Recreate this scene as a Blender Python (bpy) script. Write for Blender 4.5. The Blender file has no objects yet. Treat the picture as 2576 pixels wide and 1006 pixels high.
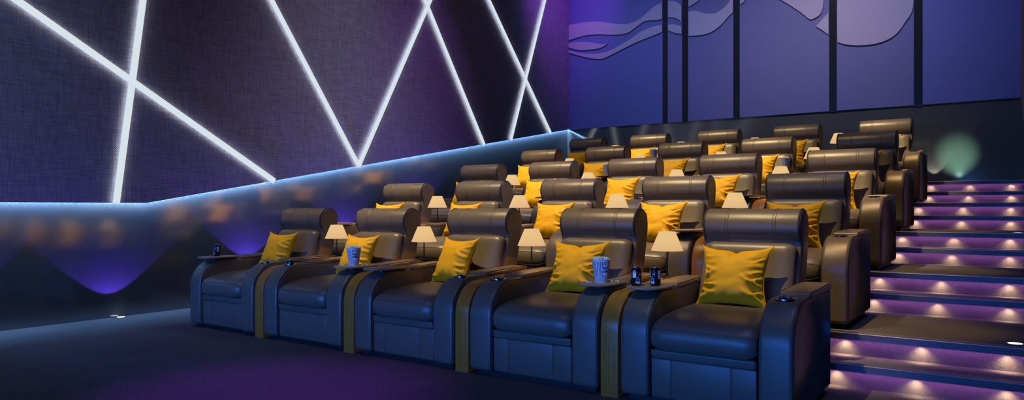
import bpy, bmesh, math, random
from mathutils import Vector, Matrix, noise
R = math.radians
PI = math.pi
random.seed(7)
scene = bpy.context.scene
COL = scene.collection

# ------------------------------------------------------------------ helpers
def link(o, parent=None):
    COL.objects.link(o)
    if parent is not None:
        o.parent = parent
    return o

def mesh_from(name, verts, faces, mats, midx=None, smooth=38):
    me = bpy.data.meshes.new(name)
    me.from_pydata([tuple(v) for v in verts], [], faces)
    if not isinstance(mats, (list, tuple)):
        mats = [mats]
    for m in mats:
        me.materials.append(m)
    if midx:
        me.polygons.foreach_set('material_index', midx)
    bm = bmesh.new(); bm.from_mesh(me)
    bmesh.ops.recalc_face_normals(bm, faces=bm.faces)
    bm.to_mesh(me); bm.free()
    if smooth:
        me.shade_smooth()
        me.set_sharp_from_angle(angle=R(smooth))
    me.update()
    return me

class MB:
    """collects shapes into one mesh"""
    def __init__(self):
        self.v = []; self.f = []; self.m = []
    def add(self, vs, fs, mi=0):
        b = len(self.v)
        self.v += [tuple(v) for v in vs]
        self.f += [tuple(b + i for i in f) for f in fs]
        self.m += [mi] * len(fs)
        return self
    def box(self, x0, x1, y0, y1, z0, z1, mi=0):
        vs = [(x0, y0, z0), (x1, y0, z0), (x1, y1, z0), (x0, y1, z0), (x0, y0, z1), (x1, y0, z1), (x1, y1, z1), (x0, y1, z1)]
        return self.add(vs, [(0, 3, 2, 1), (4, 5, 6, 7), (0, 1, 5, 4), (1, 2, 6, 5), (2, 3, 7, 6), (3, 0, 4, 7)], mi)
    def lathe(self, prof, n=32, c=(0, 0, 0), mi=0, caps=True):
        vs = []; fs = []
        k = len(prof)
        for i in range(n):
            a = 2 * PI * i / n
            for r, z in prof:
                vs.append((c[0] + r * math.cos(a), c[1] + r * math.sin(a), c[2] + z))
        for i in range(n):
            j = (i + 1) % n
            for q in range(k - 1):
                fs.append((i * k + q, j * k + q, j * k + q + 1, i * k + q + 1))
        if caps:
            if prof[0][0] > 1e-5: fs.append(tuple(i * k for i in range(n))[::-1])
            if prof[-1][0] > 1e-5: fs.append(tuple(i * k + k - 1 for i in range(n)))
        return self.add(vs, fs, mi)
    def tube(self, pts, r, n=6, mi=0, closed=False):
        vs = []; fs = []
        P = [Vector(p) for p in pts]
        L = len(P)
        up = None
        for i, p in enumerate(P):
            t = (P[(i + 1) % L] - P[i - 1]) if closed else (P[min(i + 1, L - 1)] - P[max(i - 1, 0)])
            t.normalize()
            if up is None:
                up = t.orthogonal().normalized()
            else:
                up = (up - t * up.dot(t)).normalized()
            s = t.cross(up)
            for k in range(n):
                a = 2 * PI * k / n
                vs.append(p + (up * math.cos(a) + s * math.sin(a)) * r)
        for i in range(L if closed else L - 1):
            j = (i + 1) % L
            for k in range(n):
                l = (k + 1) % n
                fs.append((i * n + k, i * n + l, j * n + l, j * n + k))
        if not closed:
            fs.append(tuple(range(n))[::-1]); fs.append(tuple((L - 1) * n + k for k in range(n)))
        return self.add(vs, fs, mi)
    def mesh(self, name, mats, smooth=38):
        return mesh_from(name, self.v, self.f, mats, self.m, smooth)
    def build(self, name, mats, parent=None, smooth=38):
        return link(bpy.data.objects.new(name, self.mesh(name, mats, smooth)), parent)

def fillet(pts, n=8):
    """polygon [(y,z,r)] with rounded corners"""
    out = []
    L = len(pts)
    for i, (y, z, r) in enumerate(pts):
        p = Vector((y, z)); a = Vector(pts[i - 1][:2]); b = Vector(pts[(i + 1) % L][:2])
        if r <= 1e-5:
            out.append((y, z)); continue
        da = (a - p).normalized(); db = (b - p).normalized()
        ang = da.angle(db)
        d = r / math.tan(ang / 2)
        c = p + (da + db).normalized() * (r / math.sin(ang / 2))
        s = p + da * d - c; e = p + db * d - c
        a0 = math.atan2(s.y, s.x); a1 = math.atan2(e.y, e.x)
        dd = (a1 - a0 + PI) % (2 * PI) - PI
        for k in range(n + 1):
            t = a0 + dd * k / n
            out.append((c.x + r * math.cos(t), c.y + r * math.sin(t)))
    return out

def offset_in(prof, d):
    """inset a closed profile by d (orientation found from its area)"""
    L = len(prof)
    area = sum(prof[i - 1][0] * prof[i][1] - prof[i][0] * prof[i - 1][1] for i in range(L))
    sg = 1 if area > 0 else -1
    out = []
    for i in range(L):
        p = Vector(prof[i]); a = Vector(prof[i - 1]); b = Vector(prof[(i + 1) % L])
        e1 = (p - a); e2 = (b - p)
        n1 = Vector((-e1.y, e1.x)) * sg; n2 = Vector((-e2.y, e2.x)) * sg
        if n1.length > 1e-9: n1.normalize()
        if n2.length > 1e-9: n2.normalize()
        n = n1 + n2
        if n.length < 1e-6: n = n1
        n.normalize()
        k = max(0.5, n.dot(n1))
        q = p + n * (d / k)
        out.append((q.x, q.y))
    return out

def pillow(mb, prof, w, rx, d=None, n=6, xc=0.0, mi=0, crown=0.0):
    """extrude a y-z profile along x with rounded ends (rx along x, inset d); returns the rings"""
    d = rx if d is None else d
    st = []
    for i in range(n + 1):
        t = PI / 2 * i / n
        st.append((-(w / 2) + rx * (1 - math.sin(t)), d * (1 - math.cos(t)) if False else d * (1 - math.sin(PI / 2 - PI / 2 + t)) if False else d * (1 - math.sqrt(max(0, 1 - (1 - math.sin(t)) ** 2)))))
    xs = []
    for i in range(n + 1):
        t = PI / 2 * i / n
        xs.append((-(w / 2) + rx * (1 - math.cos(t)), d * (1 - math.sin(t))))
    full = xs + [(-x, q) for x, q in reversed(xs)]
    rings = []
    vs = []; fs = []
    L = len(prof)
    for x, q in full:
        pr = offset_in(prof, q) if q > 1e-6 else prof
        ring = [(xc + x, y, z) for y, z in pr]
        rings.append(ring); vs += ring
    for i in range(len(full) - 1):
        for k in range(L):
            l = (k + 1) % L
            fs.append((i * L + k, i * L + l, (i + 1) * L + l, (i + 1) * L + k))
    fs.append(tuple(range(L))); fs.append(tuple((len(full) - 1) * L + k for k in reversed(range(L))))
    mb.add(vs, fs, mi)
    return rings

def empty(name, loc=(0, 0, 0), rz=0.0):
    o = bpy.data.objects.new(name, None)
    o.empty_display_size = 0.1
    o.location = loc; o.rotation_euler = (0, 0, rz)
    return link(o)

def tag(o, label, cat, group=None):
    o['label'] = label; o['category'] = cat
    if group: o['group'] = group
    return o

def struct(o):
    o['kind'] = 'structure'
    return o

def children(o):
    return [c for c in bpy.data.objects if c.parent == o]

def copy_tree(o, kids, parent=None):
    c = o.copy(); COL.objects.link(c)
    c.parent = parent
    for ch in kids.get(o.name, []):
        copy_tree(ch, kids, c)
    return c

def kid_map():
    k = {}
    for o in bpy.data.objects:
        if o.parent: k.setdefault(o.parent.name, []).append(o)
    return k

# ------------------------------------------------------------------ materials
def new_mat(name):
    m = bpy.data.materials.new(name); m.use_nodes = True
    nt = m.node_tree
    return m, nt, nt.nodes['Principled BSDF']

def N(nt, t, **kw):
    n = nt.nodes.new(t)
    for k, v in kw.items():
        setattr(n, k, v)
    return n

def simple(name, col, rough=0.5, metal=0.0, spec=0.5, bump=None, var=None, emit=None, estr=0.0):
    m, nt, b = new_mat(name)
    b.inputs['Base Color'].default_value = (*col, 1)
    b.inputs['Roughness'].default_value = rough
    b.inputs['Metallic'].default_value = metal
    b.inputs['Specular IOR Level'].default_value = spec
    tc = N(nt, 'ShaderNodeTexCoord')
    nz = N(nt, 'ShaderNodeTexNoise')
    nz.inputs['Scale'].default_value = (bump or var or (20, 0))[0]
    nz.inputs['Detail'].default_value = 3
    nt.links.new(tc.outputs['Object'], nz.inputs['Vector'])
    if bump:
        bp = N(nt, 'ShaderNodeBump'); bp.inputs['Strength'].default_value = bump[1]
        bp.inputs['Distance'].default_value = 0.002
        nt.links.new(nz.outputs['Fac'], bp.inputs['Height'])
        nt.links.new(bp.outputs['Normal'], b.inputs['Normal'])
    if var:
        n2 = N(nt, 'ShaderNodeTexNoise'); n2.inputs['Scale'].default_value = var[0]; n2.inputs['Detail'].default_value = 4
        nt.links.new(tc.outputs['Object'], n2.inputs['Vector'])
        mx = N(nt, 'ShaderNodeMix', data_type='RGBA')
        k = var[1]
        mx.inputs[6].default_value = (*[c * (1 - k) for c in col], 1)
        mx.inputs[7].default_value = (*[min(1, c * (1 + k)) for c in col], 1)
        nt.links.new(n2.outputs['Fac'], mx.inputs[0])
        nt.links.new(mx.outputs[2], b.inputs['Base Color'])
    if emit:
        b.inputs['Emission Color'].default_value = (*emit, 1)
        b.inputs['Emission Strength'].default_value = estr
    return m

LEATHER = simple('leather', (0.132, 0.106, 0.074), 0.34, spec=0.5, bump=(420, 0.25), var=(3, 0.08))
SEAM = simple('seam_thread', (0.02, 0.015, 0.012), 0.6)
PIPING = simple('piping_leather', (0.045, 0.04, 0.034), 0.42)
BLACKP = simple('black_plastic', (0.008, 0.008, 0.009), 0.45)
CHROME = simple('chrome', (0.55, 0.56, 0.6), 0.18, metal=1.0)
CUSHION = simple('yellow_satin', (0.66, 0.355, 0.006), 0.55, spec=0.2, bump=(900, 0.15), var=(6, 0.05))
TRAYM = simple('tray_wood', (0.36, 0.235, 0.15), 0.5, var=(30, 0.12))
NOSE = simple('nosing_metal', (0.17, 0.175, 0.22), 0.42, metal=0.3)
PANELDARK = None

def wood_mat():
    m, nt, b = new_mat('walnut_veneer')
    tc = N(nt, 'ShaderNodeTexCoord'); mp = N(nt, 'ShaderNodeMapping')
    mp.inputs['Scale'].default_value = (190, 2.2, 2.2)
    nt.links.new(tc.outputs['Object'], mp.inputs['Vector'])
    nz = N(nt, 'ShaderNodeTexNoise'); nz.inputs['Scale'].default_value = 1.0; nz.inputs['Detail'].default_value = 6
    nt.links.new(mp.outputs['Vector'], nz.inputs['Vector'])
    cr = N(nt, 'ShaderNodeValToRGB')
    cr.color_ramp.elements[0].position = 0.30; cr.color_ramp.elements[0].color = (0.27, 0.10, 0.012, 1)
    cr.color_ramp.elements[1].position = 0.72; cr.color_ramp.elements[1].color = (0.58, 0.225, 0.025, 1)
    nt.links.new(nz.outputs['Fac'], cr.inputs['Fac'])
    nt.links.new(cr.outputs['Color'], b.inputs['Base Color'])
    b.inputs['Roughness'].default_value = 0.33
    return m
WOOD = wood_mat()

def carpet_mat(name, c0, c1, scale=170):
    m, nt, b = new_mat(name)
    tc = N(nt, 'ShaderNodeTexCoord')
    nz = N(nt, 'ShaderNodeTexNoise'); nz.inputs['Scale'].default_value = scale; nz.inputs['Detail'].default_value = 2
    nt.links.new(tc.outputs['Object'], nz.inputs['Vector'])
    n2 = N(nt, 'ShaderNodeTexNoise'); n2.inputs['Scale'].default_value = 1.3; n2.inputs['Detail'].default_value = 3
    nt.links.new(tc.outputs['Object'], n2.inputs['Vector'])
    cr = N(nt, 'ShaderNodeValToRGB')
    cr.color_ramp.elements[0].position = 0.36; cr.color_ramp.elements[0].color = (*c0, 1)
    cr.color_ramp.elements[1].position = 0.66; cr.color_ramp.elements[1].color = (*c1, 1)
    nt.links.new(nz.outputs['Fac'], cr.inputs['Fac'])
    mx = N(nt, 'ShaderNodeMix', data_type='RGBA', blend_type='MULTIPLY'); mx.inputs[0].default_value = 0.5
    nt.links.new(cr.outputs['Color'], mx.inputs[6]); nt.links.new(n2.outputs['Fac'], mx.inputs[7])
    nt.links.new(mx.outputs[2], b.inputs['Base Color'])
    b.inputs['Roughness'].default_value = 0.95; b.inputs['Specular IOR Level'].default_value = 0.1
    bp = N(nt, 'ShaderNodeBump'); bp.inputs['Strength'].default_value = 0.7; bp.inputs['Distance'].default_value = 0.006
    nt.links.new(nz.outputs['Fac'], bp.inputs['Height']); nt.links.new(bp.outputs['Normal'], b.inputs['Normal'])
    return m
CARPET = carpet_mat('dark_carpet', (0.014, 0.014, 0.017), (0.24, 0.23, 0.25))
RISER = carpet_mat('riser_carpet', (0.13, 0.11, 0.14), (0.34, 0.31, 0.36), 420)

def fabric_mat():
    m, nt, b = new_mat('woven_acoustic_fabric')
    tc = N(nt, 'ShaderNodeTexCoord')
    sp = N(nt, 'ShaderNodeSeparateXYZ'); nt.links.new(tc.outputs['Object'], sp.inputs[0])
    def sine(inp, f):
        a = N(nt, 'ShaderNodeMath', operation='MULTIPLY'); a.inputs[1].default_value = f
        nt.links.new(inp, a.inputs[0])
        s = N(nt, 'ShaderNodeMath', operation='SINE'); nt.links.new(a.outputs[0], s.inputs[0])
        return s.outputs[0]
    f = 2 * PI / 0.021
    pr = N(nt, 'ShaderNodeMath', operation='MULTIPLY')
    nt.links.new(sine(sp.outputs['Y'], f), pr.inputs[0]); nt.links.new(sine(sp.outputs['Z'], f), pr.inputs[1])
    def streak(sc):
        mp = N(nt, 'ShaderNodeMapping'); mp.inputs['Scale'].default_value = sc
        nt.links.new(tc.outputs['Object'], mp.inputs['Vector'])
        nz = N(nt, 'ShaderNodeTexNoise'); nz.inputs['Scale'].default_value = 1; nz.inputs['Detail'].default_value = 3
        nt.links.new(mp.outputs['Vector'], nz.inputs['Vector'])
        return nz.outputs['Fac']
    h = streak((1, 5, 110)); v = streak((1, 90, 6))
    ad = N(nt, 'ShaderNodeMath', operation='ADD'); nt.links.new(h, ad.inputs[0]); nt.links.new(v, ad.inputs[1])
    w = N(nt, 'ShaderNodeMath', operation='MULTIPLY_ADD'); w.inputs[1].default_value = 0.22
    nt.links.new(pr.outputs[0], w.inputs[0])
    sc = N(nt, 'ShaderNodeMath', operation='MULTIPLY_ADD'); sc.inputs[1].default_value = 0.55; sc.inputs[2].default_value = -0.05
    nt.links.new(ad.outputs[0], sc.inputs[0]); nt.links.new(sc.outputs[0], w.inputs[2])
    cr = N(nt, 'ShaderNodeValToRGB')
    cr.color_ramp.elements[0].position = 0.15; cr.color_ramp.elements[0].color = (0.08, 0.08, 0.10, 1)
    cr.color_ramp.elements[1].position = 0.85; cr.color_ramp.elements[1].color = (0.42, 0.41, 0.47, 1)
    nt.links.new(w.outputs[0], cr.inputs['Fac'])
    nt.links.new(cr.outputs['Color'], b.inputs['Base Color'])
    b.inputs['Roughness'].default_value = 0.9; b.inputs['Specular IOR Level'].default_value = 0.15
    bp = N(nt, 'ShaderNodeBump'); bp.inputs['Strength'].default_value = 0.5; bp.inputs['Distance'].default_value = 0.004
    nt.links.new(w.outputs[0], bp.inputs['Height']); nt.links.new(bp.outputs['Normal'], b.inputs['Normal'])
    return m
FABRIC = fabric_mat()

def lacquer(name, col, rough, metal):
    return simple(name, col, rough, metal=metal, var=(0.7, 0.15))
LACQ_L = lacquer('dark_satin_lacquer', (0.26, 0.26, 0.265), 0.115, 0.80)
LACQ_B = lacquer('dark_gloss_lacquer', (0.27, 0.265, 0.22), 0.10, 0.66)
MURAL = simple('mural_blue', (0.165, 0.17, 0.40), 0.62, spec=0.3, var=(0.5, 0.12))
MURAL2 = simple('mural_slate', (0.19, 0.175, 0.34), 0.62, spec=0.3, var=(0.5, 0.10))
RELIEF = simple('relief_mauve', (0.50, 0.42, 0.50), 0.6, spec=0.3, var=(1, 0.06))
DARKM = simple('dark_trim', (0.016, 0.017, 0.019), 0.3)
CEIL = simple('ceiling_black', (0.02, 0.02, 0.025), 0.8)
PLAINW = simple('painted_wall', (0.03, 0.03, 0.05), 0.7)

def emis(name, col, s):
    m = bpy.data.materials.new(name); m.use_nodes = True
    nt = m.node_tree; nt.nodes.clear()
    e = N(nt, 'ShaderNodeEmission'); o = N(nt, 'ShaderNodeOutputMaterial')
    e.inputs[0].default_value = (*col, 1); e.inputs[1].default_value = s
    nt.links.new(e.outputs[0], o.inputs[0])
    return m
LEDF = emis('led_front', (0.80, 0.90, 0.95), 0.85)
LEDS = emis('led_side', (0.50, 0.72, 1.0), 0.8)
LEDB = emis('led_back', (0.88, 0.90, 1.0), 2.6)
COVE = emis('cove_led', (0.35, 0.62, 1.0), 1.5)
STEPL = emis('step_light_lens', (1.0, 0.82, 0.55), 3.0)
PURPL = emis('purple_led', (0.55, 0.2, 0.9), 1.2)
SPOTL = emis('floor_spot_lens', (0.8, 0.93, 1.0), 4.0)

def shade_mat():
    m, nt, b = new_mat('pleated_shade')
    b.inputs['Base Color'].default_value = (0.03, 0.024, 0.016, 1)
    b.inputs['Roughness'].default_value = 0.8
    tc = N(nt, 'ShaderNodeTexCoord'); sp = N(nt, 'ShaderNodeSeparateXYZ')
    nt.links.new(tc.outputs['Object'], sp.inputs[0])
    mr = N(nt, 'ShaderNodeMapRange')
    mr.inputs['From Min'].default_value = 0.19; mr.inputs['From Max'].default_value = 0.325
    nt.links.new(sp.outputs['Z'], mr.inputs['Value'])
    cr = N(nt, 'ShaderNodeValToRGB')
    cr.color_ramp.elements[0].position = 0.0; cr.color_ramp.elements[0].color = (0.80, 0.48, 0.22, 1)
    cr.color_ramp.elements[1].position = 0.6; cr.color_ramp.elements[1].color = (0.88, 0.58, 0.25, 1)
    e = cr.color_ramp.elements.new(1.0); e.color = (0.86, 0.58, 0.25, 1)
    nt.links.new(mr.outputs[0], cr.inputs['Fac'])
    nt.links.new(cr.outputs['Color'], b.inputs['Emission Color'])
    b.inputs['Emission Strength'].default_value = 0.88
    return m
SHADE = shade_mat()

# ------------------------------------------------------------------ dimensions
PITCH = 1.1468; ROWD = 1.5; RISE = 0.3; Y0 = 3.885
XC = [-1.44 + (j - 4) * PITCH for j in range(5)]
XG = [-2.0135 + (j - 3) * PITCH for j in range(4)]
XL, XR, YB = -7.71, 0.10, 13.02
STEP0, TREAD = 4.963, 0.308
ZC = 7.0

# ------------------------------------------------------------------ camera
cd = bpy.data.cameras.new('camera'); cam = link(bpy.data.objects.new('camera', cd))
cd.sensor_width = 36; cd.lens = 1805.7 / 2576 * 36
cd.shift_y = 18.13 / 2576
cd.clip_start = 0.03; cd.clip_end = 100
cam.location = (0, 0, 1.15); cam.rotation_euler = (PI / 2, 0, 0.6115)
scene.camera = cam

# ------------------------------------------------------------------ room shell
def boxobj(name, x0, x1, y0, y1, z0, z1, m, smooth=0):
    return MB().box(x0, x1, y0, y1, z0, z1).build(name, m, None, smooth)
struct(boxobj('floor', XL - 0.3, 2.8, -5, 5.5, -0.2, 0, CARPET))
for r in range(1, 5):
    struct(boxobj('floor_tier', XL - 0.1, XR + 0.1, STEP0 + TREAD + 0.05 + ROWD * (r - 1), STEP0 + TREAD + 0.05 + ROWD * r + 0.02, -0.1, RISE * r, CARPET))
struct(boxobj('floor_landing', XL - 0.1, XR + 0.1, STEP0 + TREAD + 0.05 + ROWD * 4, YB + 0.1, -0.1, RISE * 5, CARPET))
struct(boxobj('ceiling', XL - 0.3, 2.8, -5.2, YB + 0.3, ZC, ZC + 0.2, CEIL))
struct(boxobj('wall_left', XL - 0.2, XL, -5, YB + 0.2, -0.1, ZC, LACQ_L))
struct(boxobj('wall_front', XL - 0.3, 2.8, -5.2, -5, -0.2, ZC, PLAINW))
struct(boxobj('wall_right', XR, XR + 0.2, 4.4, YB + 0.2, -0.1, ZC, LACQ_L))
struct(boxobj('wall_right_return', XR, 2.8, 4.3, 4.42, -0.1, ZC, PLAINW))
struct(boxobj('wall_right_front', 2.6, 2.8, -5, 4.35, -0.1, ZC, PLAINW))
struct(boxobj('wall_back', XL - 0.2, XR + 0.2, YB, YB + 0.2, 0, ZC, LACQ_B))

# fabric-clad upper wall: horizontal lower edge, then rising with the tiers
def slab(name, xa, xb, y_start):
    zl = lambda y: 1.196 if y < 4.065 else 1.196 + (y - 4.065) * (2.772 - 1.196) / (12.96 - 4.065)
    ys = [y_start, 4.065, YB - 0.005] if y_start < 4.0 else [y_start, YB - 0.005]
    mb = MB()
    lip = xb - 0.012 if xb < -1 else xb
    for q0, q1, dz in ([(lip, xb, 0.0), (xa, lip, 0.055)] if xb < -1 else [(xa, xb, 0.0)]):
        prof = [(y, zl(y) + dz) for y in ys] + [(ys[-1], ZC), (ys[0], ZC)]
        L = len(prof)
        vs = [(q0, y, z) for y, z in prof] + [(q1, y, z) for y, z in prof]
        fs = [tuple(range(L)), tuple(reversed(range(L, 2 * L)))] + [(i, (i + 1) % L, L + (i + 1) % L, L + i) for i in range(L)]
        mb.add(vs, fs)
    return mb.build(name, FABRIC, None, 0), zl
fab, ZL = slab('wall_left_fabric', XL, -7.655, -5)
struct(fab)
fr, _ = slab('wall_right_fabric', XR - 0.035, XR, 4.45)
struct(fr)
# cove light strip tucked under the fabric panel, shining down the lower wall
def cove(name, x, ys, label):
    mb = MB(); w = 0.010
    for a, b in zip(ys, ys[1:]):
        za, zb = ZL(a) + 0.026, ZL(b) + 0.026
        vs = [(x - w, a, za - 0.001), (x + w, a, za - 0.001), (x + w, b, zb - 0.001), (x - w, b, zb - 0.001),
              (x - w, a, za - 0.002), (x + w, a, za - 0.002), (x + w, b, zb - 0.002), (x - w, b, zb - 0.002)]
        mb.add(vs, [(0, 1, 2, 3), (4, 7, 6, 5), (0, 4, 5, 1), (1, 5, 6, 2), (2, 6, 7, 3), (3, 7, 4, 0)])
    return tag(mb.build(name, COVE, None, 0), label, 'light strip')
cove('cove_light_strip', -7.6785, [-4.9 + 8.965 * i / 30 for i in range(30)] + [4.065 + (YB - 0.03 - 4.065) * i / 36 for i in range(37)], 'blue-white cove light strip glowing under the edge of the woven fabric wall')

# LED light bars on the fabric wall
XF = -7.655
def led(a, b, label, lay=0):
    (ya, za), (yb, zb) = a, b
    d = Vector((0, yb - ya, zb - za)).normalized(); n = Vector((0, -d.z, d.y)); w = 0.036
    h0 = 0.034 + 0.0005 * lay; h1 = h0 + 0.010
    ns = max(4, int(math.hypot(yb - ya, zb - za) / 0.3))
    mb = MB()
    for i in range(ns):
        p0 = Vector((XF, ya + (yb - ya) * i / ns, za + (zb - za) * i / ns)); p1 = Vector((XF, ya + (yb - ya) * (i + 1) / ns, za + (zb - za) * (i + 1) / ns))
        o0 = Vector((h0, 0, 0)); o1 = Vector((h1, 0, 0))
        q = [p0 - n * w, p0 + n * w, p1 + n * w, p1 - n * w]
        vs = [v + o0 for v in q] + [v + o1 for v in q]
        mb.add(vs, [(4, 5, 6, 7)], 0)
        mb.add(vs, [(1, 2, 6, 5), (3, 0, 4, 7)] + ([(0, 1, 5, 4)] if i == 0 else []) + ([(2, 3, 7, 6)] if i == ns - 1 else []), 1)
        mb.add(vs, [(0, 3, 2, 1)], 2)
    return tag(mb.build('led_light_bar', [LEDF, LEDS, LEDB], None, 0), label, 'light', 'light bars crossing the fabric wall')
def ext(a, b, z):
    t = (z - a[1]) / (b[1] - a[1])
    return (a[0] + (b[0] - a[0]) * t, z)
TOP = 6.3
def cutlow(a, b):
    # end the bar on the sloping lower edge of the fabric
    lo, hi = 0.0, 1.0
    for _ in range(40):
        t = (lo + hi) / 2
        y = a[0] + (b[0] - a[0]) * t; z = a[1] + (b[1] - a[1]) * t
        if z > ZL(y) - 0.004: lo = t
        else: hi = t
    return (a[0] + (b[0] - a[0]) * lo, a[1] + (b[1] - a[1]) * lo)
def bar(top, bot, label, lay, z=TOP):
    bot2 = (bot[0] + (bot[0] - top[0]) * 0.1, bot[1] + (bot[1] - top[1]) * 0.1)
    led(ext(top, bot, z), cutlow(top, bot2), label, lay)
bar((2.826, 3.079), (5.660, 1.480), 'white light bar on the fabric wall with the flattest, longest diagonal', 0, 4.6)
bar((4.007, 3.358), (3.729, 1.196), 'white light bar standing almost upright, ending above the level lower panel', 1)
bar((5.625, 3.740), (7.079, 1.737), 'white light bar coming down steeply to the point of the V, front limb', 0)
bar((8.598, 4.443), (7.079, 1.737), 'white light bar rising from the point of the V, rear limb', 1)
bar((8.477, 4.414), (10.001, 2.260), 'white light bar between the V and the X, meeting the rear V limb up high', 0)
bar((10.157, 4.811), (12.202, 2.644), 'white light bar of the X that slopes down towards the mural wall', 0)
bar((11.999, 5.246), (10.829, 2.400), 'white light bar of the X that slopes up towards the mural wall', 1)

# ------------------------------------------------------------------ mural wall
PX = [(-7.655, -5.567), (-5.462, -5.174), (-5.056, -4.197), (-4.082, -2.573), (-2.454, -1.319), (-1.198, XR - 0.036)]
PN = ['widest pattern of two long wavy bands and a leaf shape', 'narrowest, with two short band pieces', 'with a sagging band and a small corner piece',
      'broad, with a pointed drop and a small triangle', 'with a big half-round pale disc', 'plain, without any relief shape']
SH = [
 [[(-7.65,4.96),(-7.28,4.96),(-6.96,4.93),(-6.65,4.85),(-6.45,4.8),(-6.25,4.79),(-6.02,4.85),(-5.86,4.96),(-5.71,5.05),(-5.57,5.09),(-5.57,4.78),(-5.69,4.77),(-5.86,4.79),(-5.98,4.77),(-6.13,4.69),(-6.27,4.62),(-6.41,4.6),(-6.65,4.62),(-6.94,4.67),(-7.23,4.69),(-7.45,4.67),(-7.65,4.64)],
  [(-7.65,4.58),(-7.49,4.58),(-7.28,4.56),(-7.06,4.51),(-6.88,4.46),(-6.75,4.45),(-6.9,4.39),(-7.06,4.38),(-7.28,4.39),(-7.45,4.42),(-7.65,4.49)],
  [(-7.65,4.43),(-7.45,4.36),(-7.19,4.3),(-6.98,4.28),(-6.73,4.3),(-6.49,4.38),(-6.25,4.47),(-6.06,4.57),(-5.83,4.64),(-5.69,4.66),(-5.57,4.66),(-5.57,4.53),(-5.71,4.49),(-5.94,4.44),(-6.17,4.38),(-6.41,4.3),(-6.65,4.22),(-6.81,4.17),(-6.96,4.17),(-7.19,4.22),(-7.45,4.31),(-7.65,4.38)]],
 [[(-5.45,5.1),(-5.34,5.08),(-5.25,5.04),(-5.18,4.96),(-5.18,4.65),(-5.23,4.71),(-5.34,4.77),(-5.45,4.79)],
  [(-5.45,4.65),(-5.31,4.63),(-5.18,4.57),(-5.18,4.43),(-5.31,4.47),(-5.45,4.54)]],
 [[(-5.04,4.92),(-4.95,4.96),(-4.85,5.01),(-4.77,5.14),(-5.04,5.18)],
  [(-5.04,4.83),(-4.91,4.83),(-4.77,4.77),(-4.63,4.73),(-4.5,4.73),(-4.36,4.8),(-4.26,4.9),(-4.2,5.05),(-4.2,4.69),(-4.3,4.61),(-4.4,4.51),(-4.53,4.42),(-4.67,4.37),(-4.84,4.36),(-4.98,4.37),(-5.04,4.38)]],
 [[(-4.07,4.81),(-4.0,4.85),(-3.9,4.99),(-4.07,5.01)],
  [(-3.62,4.95),(-3.48,4.85),(-3.35,4.77),(-3.16,4.62),(-3.01,4.49),(-2.9,4.38),(-2.86,4.36),(-2.8,4.37),(-2.71,4.43),(-2.67,4.53),(-2.66,4.62),(-2.64,4.79),(-2.9,5.1),(-3.4,5.15)],
  [(-2.78,4.23),(-2.58,4.43),(-2.58,4.06),(-2.68,4.15)]],
 [[(-2.44,3.92),(-2.34,3.87),(-2.18,3.83),(-1.96,3.81),(-1.78,3.83),(-1.64,3.88),(-1.54,3.96),(-1.44,4.1),(-1.33,4.31),(-1.33,4.75),(-1.8,5.0),(-2.36,4.97),(-2.44,4.6)]],
 []]
def smooth_poly(p, sub=4):
    out = []; L = len(p)
    for i in range(L):
        p0, p1, p2, p3 = [Vector(p[(i + k) % L]) for k in (-1, 0, 1, 2)]
        a = (p1 - p0); b = (p2 - p1); c = (p3 - p2)
        def sharp(u, w): return u.length < 1e-6 or w.length < 1e-6 or u.angle(w) > R(40)
        m1 = b if sharp(a, b) else (p2 - p0) * 0.5
        m2 = b if sharp(b, c) else (p3 - p1) * 0.5
        for k in range(sub):
            t = k / sub
            h = ((2 * t**3 - 3 * t**2 + 1) * p1 + (t**3 - 2 * t**2 + t) * m1 + (-2 * t**3 + 3 * t**2) * p2 + (t**3 - t**2) * m2)
            out.append((h.x, h.y))
    return out
ZM = 2.772
for i, ((a, b), nm) in enumerate(zip(PX, PN)):
    root = empty('mural_panel', ((a + b) / 2, YB - 0.002, ZM))
    tag(root, 'blue wall mural panel, ' + nm, 'wall panel', 'blue panels of the mural wall')
    ox = (a + b) / 2
    pm = [MURAL, MURAL2, MURAL2, MURAL2, MURAL2, MURAL][i]
    MB().box(a - ox, b - ox, -0.02, 0, 0, ZC - ZM - 0.02).build('backing_panel', pm, root, 0)
    for s in SH[i]:
        q = smooth_poly(s); L = len(q)
        vs = [(x - ox, -0.042, z - ZM) for x, z in q] + [(x - ox, -0.0205, z - ZM) for x, z in q]
        MB().add(vs, [tuple(range(L)), tuple(reversed(range(L, 2 * L)))] + [(k, (k + 1) % L, L + (k + 1) % L, L + k) for k in range(L)]).build('relief_shape', RELIEF, root, 0)
for k in range(5):
    a, b = PX[k][1], PX[k + 1][0]
    struct(boxobj('trim_%d' % (k + 1), a, b, YB - 0.024, YB, ZM - 0.01, ZC, DARKM))

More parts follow.
